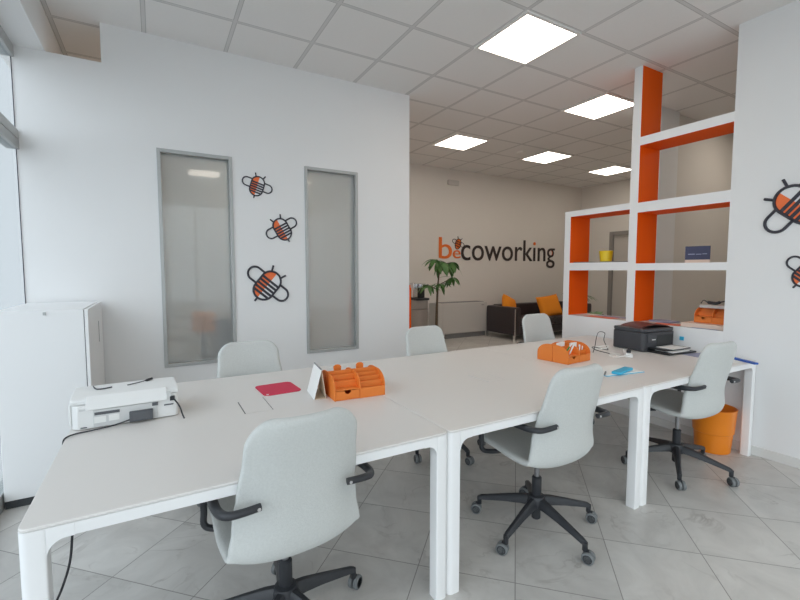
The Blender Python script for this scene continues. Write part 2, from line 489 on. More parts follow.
# ------------------------------------------------------------------ chairs (local: facing +y, floor centre at origin)
SEATP = [(.245,.446),(.225,.462),(.16,.468),(.06,.462),(-.04,.450),(-.125,.441),(-.176,.448),(-.200,.478),(-.209,.535),(-.212,.61),(-.224,.69),(-.240,.79),(-.256,.87),(-.266,.92),(-.270,.945)]
def shell_rows():
    pts = catmull([(0, y, z) for y, z in SEATP], 7)
    L = [0]
    for a, b in zip(pts, pts[1:]): L.append(L[-1] + (b-a).length)
    tot = L[-1]
    wt = [(0, .226), (.12, .242), (.30, .249), (.43, .245), (.51, .237), (.59, .225), (.72, .212), (.87, .197), (1, .187)]
    rows = []
    th = .040; n = 14; e = 5
    for i, p in enumerate(pts):
        s0, s1 = L[i], tot - L[i]
        w = interp(wt, L[i]/tot)
        for s, r in ((s0, .075), (s1, .085)):
            if s < r: w -= r - math.sqrt(max(0, r*r - (r-s)**2))
        t = th
        for s in (s0, s1):
            if s < .02: t = min(t, th*(.25 + .75*math.sqrt(max(0, 1-(1-s/.02)**2))))
        tg = (pts[min(i+1, len(pts)-1)] - pts[max(i-1, 0)]).normalized()
        nrm = Vector((0, tg.z, -tg.y))   # towards the sitter
        fr = L[i]/tot
        curl = .016 + .030*math.exp(-((fr-.60)/.20)**2)
        if nrm.dot(Vector((0, .5, 1))) < 0: nrm = -nrm
        h = t/2; loop = []
        xs = [(-1 + 2*k/n) for k in range(n+1)]
        def C(u): return curl*abs(u)**2.4
        ww = max(w - h, .01)
        for u in xs: loop.append(p + Vector((u*ww, 0, 0)) + nrm*(C(u) + h*(1-.25*u**4)))
        for k in range(1, e):
            a = R(90 - 180*k/e); loop.append(p + Vector((ww + h*math.cos(a), 0, 0)) + nrm*(C(1) + .75*h*math.sin(a)))
        for u in xs[::-1]: loop.append(p + Vector((u*ww, 0, 0)) + nrm*(C(u) - h*(1-.25*u**4)))
        for k in range(1, e):
            a = R(-90 - 180*k/e); loop.append(p + Vector((-ww + h*math.cos(a), 0, 0)) + nrm*(C(1) + .75*h*math.sin(a)))
        rows.append(loop)
    return rows
def make_chair():
    t = thing('office_chair', 'x', 'office chair', (0,0,0), 0, 'office chairs around the desks')
    rows = shell_rows(); cut = 7*7 + 2
    obj('seat', MB().loft(rows[:cut+1], True, False), M['fabric'], t, angle=80)
    obj('backrest', MB().loft(rows[cut:], False, True), M['fabric'], t, angle=80)
    for sx in (1, -1):
        P = catmull([(sx*.15,-.247,.672),(sx*.205,-.250,.671),(sx*.250,-.234,.667),(sx*.268,-.175,.662),(sx*.268,-.06,.660),(sx*.268,.07,.656),(sx*.267,.125,.635),(sx*.265,.15,.585),(sx*.262,.152,.50),(sx*.262,.148,.445),(sx*.22,.135,.425),(sx*.10,.10,.418)], 5)
        rad = [.0125 + .004*math.exp(-((i-20)/10)**2) for i in range(len(P))]
        obj('armrest', MB().tube(P, rad, 10), M['black'], t, angle=60)
        obj('screw', MB().lathe([(.006, 0), (.006, .004)], n=12).xf(Matrix.Translation((sx*.158, -.258, .672)) @ Matrix.Rotation(R(90), 4, 'X')), M['chrome'], t)
    obj('tilt_mechanism', MB().prism([(-.05,.418),(.12,.418),(.14,.43),(.12,.442),(-.06,.437)], 'x', -.06, .06), M['black'], t, bevel=.004)
    col = MB().lathe([(.014,.24),(.014,.42)], n=20).lathe([(.022,.17),(.026,.18),(.026,.285),(.019,.292)], n=20, mi=1).lathe([(.020,.055),(.024,.06),(.024,.18)], n=20, mi=1)
    obj('gas_column', col, [M['steel'], M['black']], t)
    b = obj('base', MB().lathe([(.030,.118),(.046,.125),(.050,.16),(.042,.185),(.03,.19)], n=24), M['black'], t)
    for k in range(5):
        a = 2*PI*k/5
        loops = []
        for r, zc, hw, hh in ((.02,.158,.028,.024),(.08,.152,.024,.022),(.16,.136,.019,.018),(.25,.115,.016,.014),(.305,.102,.015,.012),(.322,.095,.013,.010)):
            loops.append([(r, -hw, zc-hh), (r, hw, zc-hh), (r, hw*.75, zc+hh*.6), (r, hw*.4, zc+hh), (r, -hw*.4, zc+hh), (r, -hw*.75, zc+hh*.6)])
        m = MB().loft(loops).lathe([(.010,.055),(.013,.06),(.013,.10)], (.316, 0), 14)
        obj('leg', m.xf(Matrix.Rotation(a, 4, 'Z')), M['black'], b, angle=40)
        c = MB()
        for s in (-1, 1):
            prof = [(.006, s*.022), (.020, s*.024), (.0215, s*.0235), (.0285, s*.021), (.030, s*.016), (.030, s*.006), (.026, s*.004)]
            rot = Matrix.Translation((.333, 0, .030)) @ Matrix.Rotation(R(90), 4, 'X')
            x = MB().lathe(prof[:3], n=20, mi=0).lathe(prof[2:], n=20, mi=1)
            x.xf(rot)
            tmp = bpy.data.meshes.new('tmp'); x.bm.to_mesh(tmp); x.bm.free(); c.bm.from_mesh(tmp); bpy.data.meshes.remove(tmp)
        c.box(.318, .336, -.010, .010, .028, .062)
        # swivel each caster a little about its stem
        c.xf(Matrix.Translation((.316,0,0)) @ Matrix.Rotation(R((25, -40, 60, 10, -75)[k]), 4, 'Z') @ Matrix.Translation((-.316,0,0)))
        obj('caster', c.xf(Matrix.Rotation(a, 4, 'Z')), [M['black'], M['castr']], b, angle=40)
    return t
chair0 = make_chair(); first = [True]
def place_chair(x, y, rot, base, label, dz=0):
    c = chair0 if first[0] else dup(chair0)
    first[0] = False
    c.location = (x, y, 0); c.rotation_euler = (0, 0, R(rot)); c['label'] = label
    for ch in c.children:
        n = ch.name.split('.')[0]
        if n == 'base': ch.rotation_euler = (0, 0, R(base - rot))
        elif n != 'gas_column': ch.location.z = dz
    return c
place_chair(.400, 1.595, 3, 11, 'light grey office chair in the foreground, its back to us, tucked under the printer desk', -.008)
place_chair(1.765, 1.583, 0, -92, 'light grey office chair with its back to us at the middle white desk')
place_chair(3.161, 1.581, -4, -149, 'light grey office chair beside the orange waste bin')
place_chair(.525, 2.70, 180, 30, 'light grey office chair behind the red pad, in front of the first frosted window', -.012)
place_chair(1.93, 2.69, 184, 54, 'light grey office chair behind the middle desk, at the end of the partition wall')
place_chair(3.265, 2.74, 180, 80, 'light grey office chair in front of the dark sofa', .03)

# ------------------------------------------------------------------ white cabinet by the window
t = thing('storage_cabinet', 'tall white storage cabinet in the corner by the window', 'cabinet', (-.585, 3.63, 0))
cx0, cx1, cy0, cy1, ch = XL+.008+.585, -.392+.585, 3.245-3.63, 4.02-3.63, 1.17
obj('body', MB().box(cx0, cx1, cy0, cy1, .05, ch), M['white'], t, bevel=.002)
obj('plinth', MB().box(cx0, cx1-.02, cy0+.012, cy1, 0, .05), M['plinth'], t, smooth=False)
d = obj('door', MB().box(cx1+.004, cx1+.022, cy0, cy1, .055, ch-.004), M['white'], t, bevel=.0015)
obj('handle', MB().box(cx1+.0205, cx1+.0235, .135, .149, .89, 1.04), M['grey_dark'], d, smooth=False)
obj('gap_shade', MB().box(cx1, cx1+.004, cy0+.004, cy1-.004, .06, ch-.008), M['alu_dark'], t, smooth=False)  # dark strip standing in for the shade inside the open door gap
obj('lock_tab', MB().box(-.002, .012, cy0-.006, cy0, ch-.030, ch-.012), M['alu'], t, smooth=False)

# ------------------------------------------------------------------ white printer seen from behind
t = thing('printer', 'white printer turned with its back to us on the desk by the window', 'printer', (-.135, 2.2, TZ), R(2))
X0, X1, Z1 = -.190, .208, .136
pb = MB()
pb.prism([(X0, .02), (X0+.02, 0), (X1-.01, 0), (X1, .01), (X1, .23), (X0, .23)], 'z', .004, .106)
obj('body', pb, M['prn_white'], t, bevel=.004)
sd = MB().prism([(.02, .015), (.22, .015), (.22, .108), (.02, .108)], 'x', X0-.010, X0-.0005)
obj('side_panel', sd, M['prn_white'], t, bevel=.004)
lid = MB().prism([(.012, .107), (.012, .124), (.03, Z1), (.225, Z1+.002), (.24, .118), (.24, .107)], 'x', X0-.004, X1+.002)
obj('scanner_lid', lid, M['prn_white'], t, bevel=.004)
obj('paper_flap', MB().prism([(-.014, .086), (-.008, .084), (.020, .138), (.014, .141)], 'x', X0+.05, X1-.045), M['prn_white'], t, bevel=.002)
obj('rear_panel', MB().box(X0+.075, X1-.085, -.006, 0, .010, .082), M['prn_panel'], t, bevel=.001)
rs = MB().box(X0+.080, X0+.170, -.0085, -.006, .060, .072).box(X1-.105, X1-.082, -.0085, -.0005, .066, .080).box(X1-.058, X1-.020, -.004, -.0005, .058, .063)
rs.box(X0+.030, X0+.052, -.003, -.0005, .010, .014)
obj('rear_slot', rs, M['prn_slot'], t, smooth=False)
lb = MB().box(X0+.078, X0+.120, -.0085, -.006, .026, .052).box(X0+.130, X0+.168, -.0085, -.006, .028, .054)
obj('rear_label', lb, M['paper'], t, smooth=False)
obj('hinge', MB().box(X0+.028, X0+.075, -.004, .0, .084, .092), M['prn_panel'], t, smooth=False)
obj('hinge', MB().box(X1-.045, X1-.03, -.010, .0, .085, .122), M['prn_panel'], t, smooth=False)
a = obj('power_module', MB().box(X0+.205, X0+.295, -.024, -.0065, .010, .056), M['adapter'], t, bevel=.003)
obj('module_label', MB().box(X0+.218, X0+.282, -.0245, -.0238, .018, .048), M['prn_slot'], a, smooth=False)
def w2l(o, p): return (Matrix.Translation(o.location) @ Matrix.Rotation(o.rotation_euler[2], 4, 'Z')).inverted() @ Vector(p)
cb = MB().tube(catmull([(X0+.205,-.020,.022),(X0+.15,-.030,.012),(X0+.08,-.034,.006),(X0+.035,-.038,.005),(X0+.010,-.048,.005),(X0-.008,-.066,.005),(X0-.019,-.085,-.004),(X0-.021,-.09,-.05)], 5), .0032, 8)
obj('power_cord', cb, M['black'], t, angle=60)
cb = MB().tube(catmull([(X1-.022,-.003,.090),(X1-.018,-.022,.088),(X1+.002,-.038,.055),(X1+.012,-.05,.02),(X1+.018,-.066,.004)], 5), .0035, 8).box(X1-.034,X1-.014,-.014,-.0005,.080,.099)
obj('data_cable', cb, M['black'], t, angle=60)
tag(obj('usb_cable', MB().tube(catmull([(-.265,2.385,TZ+.1425),(-.25,2.33,TZ+.1415),(-.225,2.32,TZ+.1412),(-.19,2.335,TZ+.1412)], 6), .0028, 8), M['black'], angle=60), 'bent black cable end on the left of the white printer lid', 'cable')
tag(obj('usb_cable', MB().tube(catmull([(-.13,2.34,TZ+.1412),(-.08,2.37,TZ+.1417),(-.03,2.40,TZ+.1465)], 6), [.0022]*9+[.006]*4, 8), M['black'], angle=60), 'black cable plug lying on the right of the white printer lid', 'cable')
tag(obj('hanging_cable', MB().tube(catmull([(-.228,1.50,.70),(-.230,1.475,.655),(-.238,1.47,.58),(-.262,1.475,.50),(-.300,1.50,.41),(-.33,1.53,.30),(-.35,1.56,.12),(-.32,1.60,.006),(-.2,1.68,.006)], 6), .0032, 8), M['black'], angle=60), 'black cable hanging under the desk beside its front leg', 'cable')

# ------------------------------------------------------------------ red pad
t = tag(obj('mouse_pad', MB().prism(rrect(-.105, .105, -.112, .112, .03), 'z', 0, .005), M['red'], bevel=.0015, loc=(.587, 2.43, TZ+.0004), rz=R(3)), 'red square pad with rounded corners on the printer desk', 'mouse pad')
obj('pad_tag', MB().box(-.092, -.080, -.108, -.094, .005, .0056), M['paper'], t, smooth=False)

# ------------------------------------------------------------------ desk organizers (local: front towards -y)
def organizer(name, label, loc, rz):
    t = thing(name, label, 'desk organizer', loc, rz, 'orange desk organizers')
    W, D, Hh, fh, th = .1425, .130, .130, .058, .005
    def side():
        p = [(0, 0), (D, 0), (D, Hh), (D-.03, Hh)]
        for k in range(1, 11):
            a = R(90 + 90*k/10); p.append((D-.03 + (D-.03)*math.cos(a), fh + (Hh-fh)*math.sin(a)))
        return p
    for x in (-W, -.001-th/2, W-th):
        obj('side_panel', MB().prism(side(), 'x', x, x+th), M['orange'], t, bevel=.001)
    x0, x1, xm0, xm1 = -W+th, W-th, -.001-th/2, -.001+th/2
    obj('back_panel', MB().box(x0, xm0, D-th, D, 0, Hh).box(xm1, x1, D-th, D, 0, Hh), M['orange'], t, smooth=False)
    obj('bottom_panel', MB().box(x0, xm0, .006, D-th, 0, th).box(xm1, x1, .006, D-th, 0, th), M['orange'], t, smooth=False)
    obj('front_panel', MB().box(xm1, x1, 0, th, 0, fh-.004), M['orange'], t, bevel=.001)
    # drawer front with a half-moon finger cut
    xa, xb = x0+.002, xm0-.002; xc = (xa+xb)/2
    pr = [(xa, .007), (xb, .007), (xb, fh-.009), (xc+.018, fh-.009)]
    for k in range(1, 10): pr.append((xc + .018*math.cos(PI*k/10), fh-.009 - .017*math.sin(PI*k/10)))
    pr += [(xc-.018, fh-.009), (xa, fh-.009)]
    d = obj('drawer', MB().prism(pr, 'y', .001, .006), M['orange'], t, smooth=False)
    obj('drawer_tray', MB().box(xa+.001, xb-.001, .0065, .10, .007, .012), M['orange'], d, smooth=False)
    obj('shelf', MB().box(x0, xm0, .004, D-th, fh-.006, fh-.001), M['orange'], t, smooth=False)
    obj('divider', MB().box(x0, xm0, .060, .064, fh-.001, fh+.032), M['orange'], t, smooth=False)
    obj('divider', MB().box(x0, xm0, .095, .099, fh-.001, Hh-.016), M['orange'], t, smooth=False)
    for y, z in ((.034, fh+.022), (.064, fh+.042), (.094, fh+.058)):
        obj('divider', MB().box(xm1, x1, y, y+.004, th, z), M['orange'], t, smooth=False)
    return t
o1 = organizer('desk_organizer', 'orange desk organizer with empty slots beside the white tent calendar', (.924, 2.032, TZ), R(-3))
r1 = o1.rotation_euler[2]
def beside(o, dx, dy): return (Matrix.Translation(o.location) @ Matrix.Rotation(o.rotation_euler[2], 4, 'Z')) @ Vector((dx, dy, 0))
def copy_org(base, label, loc, rz):
    c = dup(base); c.location = loc; c.rotation_euler = (0, 0, rz); c['label'] = label; return c
p = beside(o1, 0, .264); copy_org(o1, 'orange desk organizer turned away, behind the empty one near the tent calendar', p, r1+PI)
o2 = copy_org(o1, 'orange desk organizer holding white cards and pens on the middle desk edge', (2.690, 2.035, TZ), R(6))
p = beside(o2, 0, .264); o3 = copy_org(o1, 'orange desk organizer turned away, back to back with the one holding pens', p, R(6)+PI)
o4 = copy_org(o1, 'orange desk organizer on the white ledge of the shelving, under a grey tray', (4.075, 1.80, .9555), R(-90))
# rounded tabs standing up in the rear organizer near the calendar
for dx, lab in ((-.06, 'left'), (.075, 'right')):
    q = beside(o1, dx, .205)
    m = MB().prism([(-.022, 0), (.022, 0)] + [(.022*math.cos(PI*k/10), .128 + .014*math.sin(PI*k/10)) for k in range(11)], 'y', -.004, .004)
    tag(obj('index_card', m, M['orange'], loc=(q.x, q.y, TZ+.0052), rz=r1, bevel=.001), 'orange rounded card sticking up behind the empty organizer, %s' % ('nearer the calendar' if dx < 0 else 'farther from the calendar'), 'card', 'orange cards behind the organizer')
def in_org(o, dx, dy, z): 
    v = beside(o, dx, dy); return (v.x, v.y, TZ+z)
q = in_org(o2, .04, .082, .0055); tag(obj('note_card', MB().box(-.045, .045, -.002, .002, 0, .128), M['paper'], loc=q, rz=R(6), smooth=False), 'tall white card standing in the slots of the organizer with pens', 'card')
q = in_org(o2, -.07, .115, .0575); tag(obj('note_card', MB().box(-.05, .05, -.002, .002, 0, .085), M['paper'], loc=q, rz=R(6), smooth=False), 'white card above the drawer of the organizer with pens', 'card')
def pen(o, dx, dy, z, tilt, m, label, name='pen', L=.10):
    t = thing(name, label, 'pen', in_org(o, dx, dy, z))
    t.rotation_euler = tilt
    obj('barrel', MB().lathe([(.002, 0), (.005, .012), (.005, L)], n=12), m, t)
    obj('cap', MB().lathe([(.006, L-.03), (.006, L), (.004, L+.004)], n=12), M['paper'], t)
    return t
pen(o2, -.085, .072, .0585, (R(20), R(25), 0), M['green'], 'green pen leaning over the drawer of the orange organizer')
pen(o2, -.055, .050, .0585, (R(-5), R(40), 0), M['paper'], 'white pen leaning over the drawer of the orange organizer', L=.085)
pen(o2, .075, .052, .0055, (R(-10), R(15), 0), M['chrome'], 'silver pen in the front slots of the orange organizer', L=.11)
pen(o2, .10, .052, .0055, (R(-10), R(22), 0), M['black'], 'black pen in the front slots of the orange organizer', L=.10)

# ------------------------------------------------------------------ tent calendar
t = thing('tent_calendar', 'small white tent calendar standing left of the orange organizer', 'calendar', (.752, 2.215, TZ), R(-7))
hw, hh, dd_ = .030, .155, .095
obj('front_leaf', MB().prism([(-hw-.012, 0), (-hw-.009, 0), (.0015, hh), (-.0015, hh)], 'y', -dd_, dd_), M['paper'], t, smooth=False)
obj('back_leaf', MB().prism([(hw-.009, 0), (hw-.006, 0), (.0015, hh), (-.0015, hh)], 'y', -dd_, dd_), M['beige'], t, smooth=False)
obj('foot_strip', MB().box(-hw-.006, hw-.009, -dd_, dd_, 0, .002), M['beige'], t, smooth=False)
obj('spiral_binding', MB().tube([(0, -dd_+.01, hh+.001), (0, dd_-.01, hh+.001)], .004, 8), M['grey_dark'], t)

# ------------------------------------------------------------------ black printer
t = thing('printer', 'black multifunction printer against the shelving under a brown folder', 'printer', (3.675, 2.01, TZ), R(-6))
x0, x1, y0, y1 = -.20, .20, 0, .30
obj('body', MB().prism(rrect(x0, x1, y0, y1, .03), 'z', .006, .158), M['prn_dark'], t, bevel=.005)
obj('scanner_lid', MB().prism(rrect(x0+.002, x1-.002, y0+.003, y1, .03), 'z', .161, .190), M['prn_dark'], t, bevel=.006)
obj('foot', MB().box(x0+.03, x0+.06, .03, .06, 0, .006).box(x1-.06, x1-.03, .03, .06, 0, .006).box(x0+.03, x0+.06, .24, .27, 0, .006).box(x1-.06, x1-.03, .24, .27, 0, .006), M['prn_dark2'], t, smooth=False)
obj('front_panel', MB().box(x0+.05, x1-.03, -.006, -.0005, .075, .145), M['prn_dark'], t, bevel=.002)
obj('output_slot', MB().box(x0+.16, x1-.04, -.0075, -.0062, .03, .135), M['prn_dark2'], t, smooth=False)
obj('badge', MB().box(x0+.10, x0+.145, -.0068, -.0061, .095, .103), M['paper'], t, smooth=False)
tr = obj('output_tray', MB().box(x0+.06, x1-.02, -.15, -.001, .030, .038), M['prn_dark2'], t, bevel=.002)
obj('paper_tray', MB().box(x0+.05, x1-.01, -.19, -.001, .004, .016), M['prn_dark2'], t, bevel=.002)
def sheet(name, label, cat, c, w, h, rz, m, th=.0012, group=None):
    return tag(obj(name, MB().box(-w/2, w/2, -h/2, h/2, 0, th), m, loc=c, rz=R(rz), smooth=False), label, cat, group)
q = beside(t, .04, -.085); sheet('paper_sheet', 'white sheet in the upper tray of the black printer', 'paper', (q.x, q.y, TZ+.0385), .21, .14, -3, M['paper'], .003)
q = beside(t, .02, -.10); sheet('paper_sheet', 'white paper stack in the lower tray of the black printer', 'paper', (q.x, q.y, TZ+.0165), .22, .15, -3, M['paper'], .008)
fo = MB(); n = 14
pr = [(-.16 + .32*k/n, .004 + .026*math.sin(PI*k/n)**.8) for k in range(n+1)] + [(.16 - .32*k/n, 0 + .022*math.sin(PI*(1-k/n))**.8) for k in range(n+1)]
q = beside(t, .02, .15)
tag(obj('folder', MB().prism(pr, 'y', -.11, .11), M['brown'], loc=(q.x, q.y, TZ+.1902), rz=R(-12)), 'curved brown folder lying on top of the black printer', 'folder')
sheet('paper_sheet', 'white sheet with dark edge lying in front of the black printer trays', 'paper', (3.76, 1.74, TZ+.0003), .21, .14, -12, M['flyer_blue'])
tag(obj('blue_tag', MB().box(-.004, .004, -.016, .016, 0, .032), M['cyan'], loc=(3.926, 1.96, TZ+.075), smooth=False), 'small light blue tag on the wall right of the black printer', 'tag')

# cables and power strip left of the black printer
t = thing('power_strip', 'white power strip with a cable beside the black printer', 'power strip', (3.268, 2.03, TZ), R(38))
obj('body', MB().box(-.11, .11, -.025, .025, 0, .03), M['white'], t, bevel=.004)
obj('plug', MB().lathe([(.016, .0305), (.016, .05), (.008, .056), (.008, .07)], (-.06, 0), 14), M['black'], t)
obj('cord', MB().tube(catmull([(-.11,0,.015),(-.15,.03,.02),(-.17,.10,.006),(-.11,.14,.008),(-.03,.10,.006),(-.06,.06,.012),(-.14,.09,.012)], 6), .004, 8), M['paper'], t, angle=60)
tag(obj('charger_cable', MB().tube(catmull([(3.10,2.22,TZ+.005),(3.15,2.24,TZ+.05),(3.24,2.29,TZ+.12),(3.33,2.33,TZ+.145),(3.42,2.34,TZ+.125),(3.44,2.36,TZ+.06),(3.40,2.30,TZ+.006),(3.28,2.22,TZ+.010),(3.18,2.28,TZ+.035),(3.10,2.20,TZ+.03),(3.14,2.10,TZ+.012)], 7), .003, 8), M['black'], angle=60), 'thin black cable looping up beside the black printer', 'cable')
tag(obj('charger_cable', MB().tube(catmull([(3.13,2.24,TZ+.006),(3.18,2.30,TZ+.02),(3.26,2.28,TZ+.03),(3.29,2.22,TZ+.045),(3.22,2.18,TZ+.04),(3.15,2.22,TZ+.028),(3.17,2.28,TZ+.03)], 7), .0045, 8), M['paper'], angle=60), 'white cable coiled on the desk beside the power strip', 'cable')

# notepad and blue strap
t = thing('notepad', 'white notepad on a light blue cover, at the seam of two desks', 'notepad', (2.66, 1.76, TZ), R(-9))
obj('cover', MB().box(-.165, .165, -.115, .115, 0, .003), M['cyan'], t, smooth=False)
obj('page', MB().box(-.160, .160, -.110, .105, .003, .007), M['paper'], t, smooth=False)
tag(obj('pencil_pouch', MB().prism(rrect(-.03, .03, -.115, .105, .014), 'z', 0, .016), M['cyan'], bevel=.005, loc=(2.665, 1.685, TZ+.0075), rz=R(-78)), 'light blue soft pouch lying on the white notepad', 'pouch')
tag(obj('marker', MB().lathe([(.004, 0), (.006, .01), (.006, .09), (.004, .10)], n=10).xf(Matrix.Rotation(R(90), 4, 'X')), M['grey_dark'], loc=(2.545, 1.725, TZ+.0137), rz=R(-60)), 'dark grey pen lying at the end of the light blue pouch', 'pen')

# blue ruler and papers in the corner
tag(obj('ruler', MB().box(-.17, .17, -.016, .016, 0, .014), M['blue'], bevel=.003, loc=(3.80, 1.50, TZ+.0016), rz=R(62)), 'flat dark blue plastic bar on the desk corner by the right wall', 'ruler')
sheet('paper_sheet', 'white sheet under the dark blue bar by the right wall', 'paper', (3.78, 1.58, TZ+.0002), .21, .29, -4, M['paper'])

# ------------------------------------------------------------------ waste bin
t = thing('waste_bin', 'orange plastic waste bin under the desk by the right wall', 'waste bin', (3.768, 1.622, 0))
obj('lower_shell', MB().lathe([(.112, 0), (.117, .004), (.129, .165), (.124, .165), (.112, .01), (.0005, .01)], n=40, caps=False).poly([(.112*math.cos(2*PI*k/40), .112*math.sin(2*PI*k/40), 0) for k in range(40)]), M['orange_bin'], t)
obj('upper_shell', MB().lathe([(.1302, .150), (.135, .155), (.147, .335), (.150, .340), (.147, .343), (.143, .338), (.1302, .150)], n=40, caps=False), M['orange_bin'], t)

# ------------------------------------------------------------------ lattice shelving
t = thing('shelving_unit', 'white open lattice shelving with orange inner faces at the end of the right wall', 'shelving', (XR, 2.43, 0))
def sh(name, x0, x1, y0, y1, z0, z1, mis, label=None):
    o = obj(name, MB().box(x0, x1, y0-2.43, y1-2.43, z0, z1, 0, mis), [M['white'], M['orange_paint'], M['grey_unit']], t, smooth=False)
    if label: o['label'] = label
    return o
DP = .32
yA, yB, yC, yD, yE = 1.6552, 2.395, 2.472, 3.135, 3.210
sh('base_panel', 0, DP, yA, yE, 0, .92, {'+z': 2})
og = {'-y': 1, '+y': 1}
sh('post', 0, DP, yB, yC, .92, H-.001, og)
sh('post', 0, DP, yD, yE, .92, 2.045, og)
so = {'-z': 1, '+z': 0}
for (a, b) in ((yA, yB),):
    for z0, z1 in ((1.408, 1.472), (1.945, 2.036), (2.558, 2.634)): sh('shelf', 0, DP, a, b, z0, z1, so)
for z0, z1 in ((1.408, 1.488), (1.985, 2.045)): sh('shelf', 0, DP, yC, yD, z0, z1, so)

# things on the shelving
t = thing('flower_pot', 'small yellow pot on the middle shelf of the white lattice', 'pot', (4.07, 2.80, 1.4982))
obj('pot', MB().lathe([(.0005,.004),(.052,0),(.056,.004),(.066,.105),(.069,.108),(.066,.112),(.062,.106),(.052,.012),(.0005,.012)], n=28, caps=False), M['yellow'], t)
sheet('tray', 'dark grey flat tray under the small yellow pot', 'tray', (4.09, 2.80, 1.4884), .26, .62, 0, M['grey_shelf'], .009)
t = thing('brochure', 'dark navy brochure with a beige band standing on the middle shelf', 'brochure', (4.10, 1.95, 1.4725), R(-78))
obj('cover', MB().box(-.092, .092, -.004, .004, .028, .145), M['navy'], t, smooth=False)
obj('band', MB().box(-.092, .092, -.004, .004, 0, .0278), M['flyer_beige'], t, smooth=False)
obj('print_mark', MB().box(-.07, -.02, -.0046, -.0041, .072, .080).box(-.012, .03, -.0046, -.0041, .072, .078).box(.036, .07, -.0046, -.0041, .074, .080), M['flyer_blue'], t, smooth=False)
LZ = .9203
sheet('leaflet', 'red and white leaflet lying on the ledge in front of the orange organizer', 'leaflet', (4.00, 2.12, LZ+.0012), .14, .21, 14, M['flyer_red'], .002)
sheet('leaflet', 'pale blue leaflet on the ledge behind the black printer', 'leaflet', (4.16, 2.24, LZ), .15, .20, -8, M['flyer_blue'], .014)
sheet('leaflet', 'white leaflet at the near end of the ledge', 'leaflet', (3.957, 1.80, LZ), .045, .20, 3, M['flyer_blue'], .0015)
sheet('booklet_stack', 'stack of beige booklets under the orange organizer on the shelving ledge', 'booklets', (4.11, 1.83, LZ), .26, .34, 0, M['flyer_beige'], .0348)
sheet('leaflet', 'beige leaflet under the red one on the shelving ledge', 'leaflet', (3.99, 2.10, LZ), .11, .17, 3, M['flyer_beige'], .001)
sheet('leaflet', 'red leaflet lying in the left lower cell of the white lattice', 'leaflet', (4.02, 2.80, LZ), .15, .32, 0, M['flyer_red'], .002)
sheet('leaflet', 'grey leaflet near the orange post in the left lower cell', 'leaflet', (4.17, 2.75, LZ), .10, .4, 0, M['flyer_blue'], .002)
tr = tag(obj('tray', MB().box(-.06, .06, -.11, .11, 0, .026), M['grey_unit'], loc=(4.145, 1.80, .9555+.1302), bevel=.004), 'flat grey box lying on top of the orange organizer in the shelving', 'box')
tag(obj('headset_cable', MB().tube(catmull([(4.09,1.90,1.122),(4.09,1.88,1.15),(4.10,1.85,1.135),(4.12,1.80,1.128),(4.12,1.77,1.138),(4.13,1.73,1.150),(4.14,1.69,1.155)], 7), [.004]*14+[.014]*15+[.006]*14, 8), M['black'], angle=60), 'black headset cable lying on the grey box in the shelving', 'cable')

# ------------------------------------------------------------------ bees
def bee(label, center, L, tilt, wall):
    """flat cut-out bee; local x right, y up (head), z out of the wall."""
    t = thing('bee_decoration', label, 'wall decoration', (0, 0, 0), 0, 'bee cut-outs on the walls')
    if wall == 'back': mtx = Matrix.Translation(center) @ Matrix.Rotation(R(90), 4, 'X') @ Matrix.Rotation(R(tilt), 4, 'Z')
    else: mtx = Matrix.Translation(center) @ Matrix.Rotation(R(-90), 4, 'Z') @ Matrix.Rotation(R(90), 4, 'X') @ Matrix.Rotation(R(tilt), 4, 'Z')
    t.matrix_world = mtx
    a = .325*L; hl = .5*L; lw = .034*L; zt = .006
    st = hl - a    # half length of the straight part
    n = 16
    def cap(cx, cy, r, a0, a1, k=n): return [(cx + r*math.cos(R(a0 + (a1-a0)*i/k)), cy + r*math.sin(R(a0 + (a1-a0)*i/k))) for i in range(k+1)]
    left = cap(0, st, a, 90, 180) + cap(0, -st, a, 180, 270)
    right = cap(0, -st, a, 270, 360) + cap(0, st, a, 0, 90)
    obj('orange_half', MB().prism(left, 'z', 0, .003), M['bee_orange'], t, smooth=False)
    obj('white_half', MB().prism(right, 'z', 0, .003), M['bee_white'], t, smooth=False)
    out = cap(0, st, a, 0, 180) + cap(0, -st, a, 180, 360)
    obj('outline', MB().tube([(x, y, .0045) for x, y in out], lw, 6, flat=(1, 1), close=True).xf(Matrix.Diagonal((1, 1, 1, 1))), M['bee_black'], t, angle=60)
    for i in range(5):
        y = st*1.05 - i*(2.1*st + .24*L)/5 - .02*L
        w = a if abs(y) <= st else math.sqrt(max(0, a*a - (abs(y)-st)**2))
        obj('stripe', MB().box(-w, w, y-lw*1.1, y+lw*1.1, .003, .0075), M['bee_black'], t, smooth=False)
    for s in (-1, 1):
        wr = .215*L; cy = .06*L
        q = [(s*a*.98, cy+wr)] + [(s*(a + .22*L + wr*math.sin(R(180*i/14))*1.0), cy + wr*math.cos(R(180*i/14))) for i in range(15)] + [(s*a*.98, cy-wr)]
        obj('wing', MB().tube([(x, y, .0045) for x, y in q], lw, 6), M['bee_black'], t, angle=60)
        obj('antenna', MB().tube([(s*a*.52, hl-.07*L, .0045), (s*a*.80, hl+.13*L, .0045)], lw*.95, 6), M['bee_black'], t, angle=60)
    obj('sting', MB().tube([(0, -hl, .0045), (0, -hl-.14*L, .0045)], lw*.95, 6), M['bee_black'], t, angle=60)
    return t
bee('smallest striped bee cut-out, topmost between the two frosted windows', (.826, PY, 2.166), .175, -17, 'back')
bee('striped bee cut-out leaning left, middle one between the frosted windows', (1.046, PY, 1.790), .205, 30, 'back')
bee('large striped bee cut-out, lowest between the two frosted windows', (.898, PY, 1.268), .285, -40, 'back')
bee('large striped bee cut-out, upper one on the right wall', (XR, 1.235, 1.868), .31, 50, 'right')
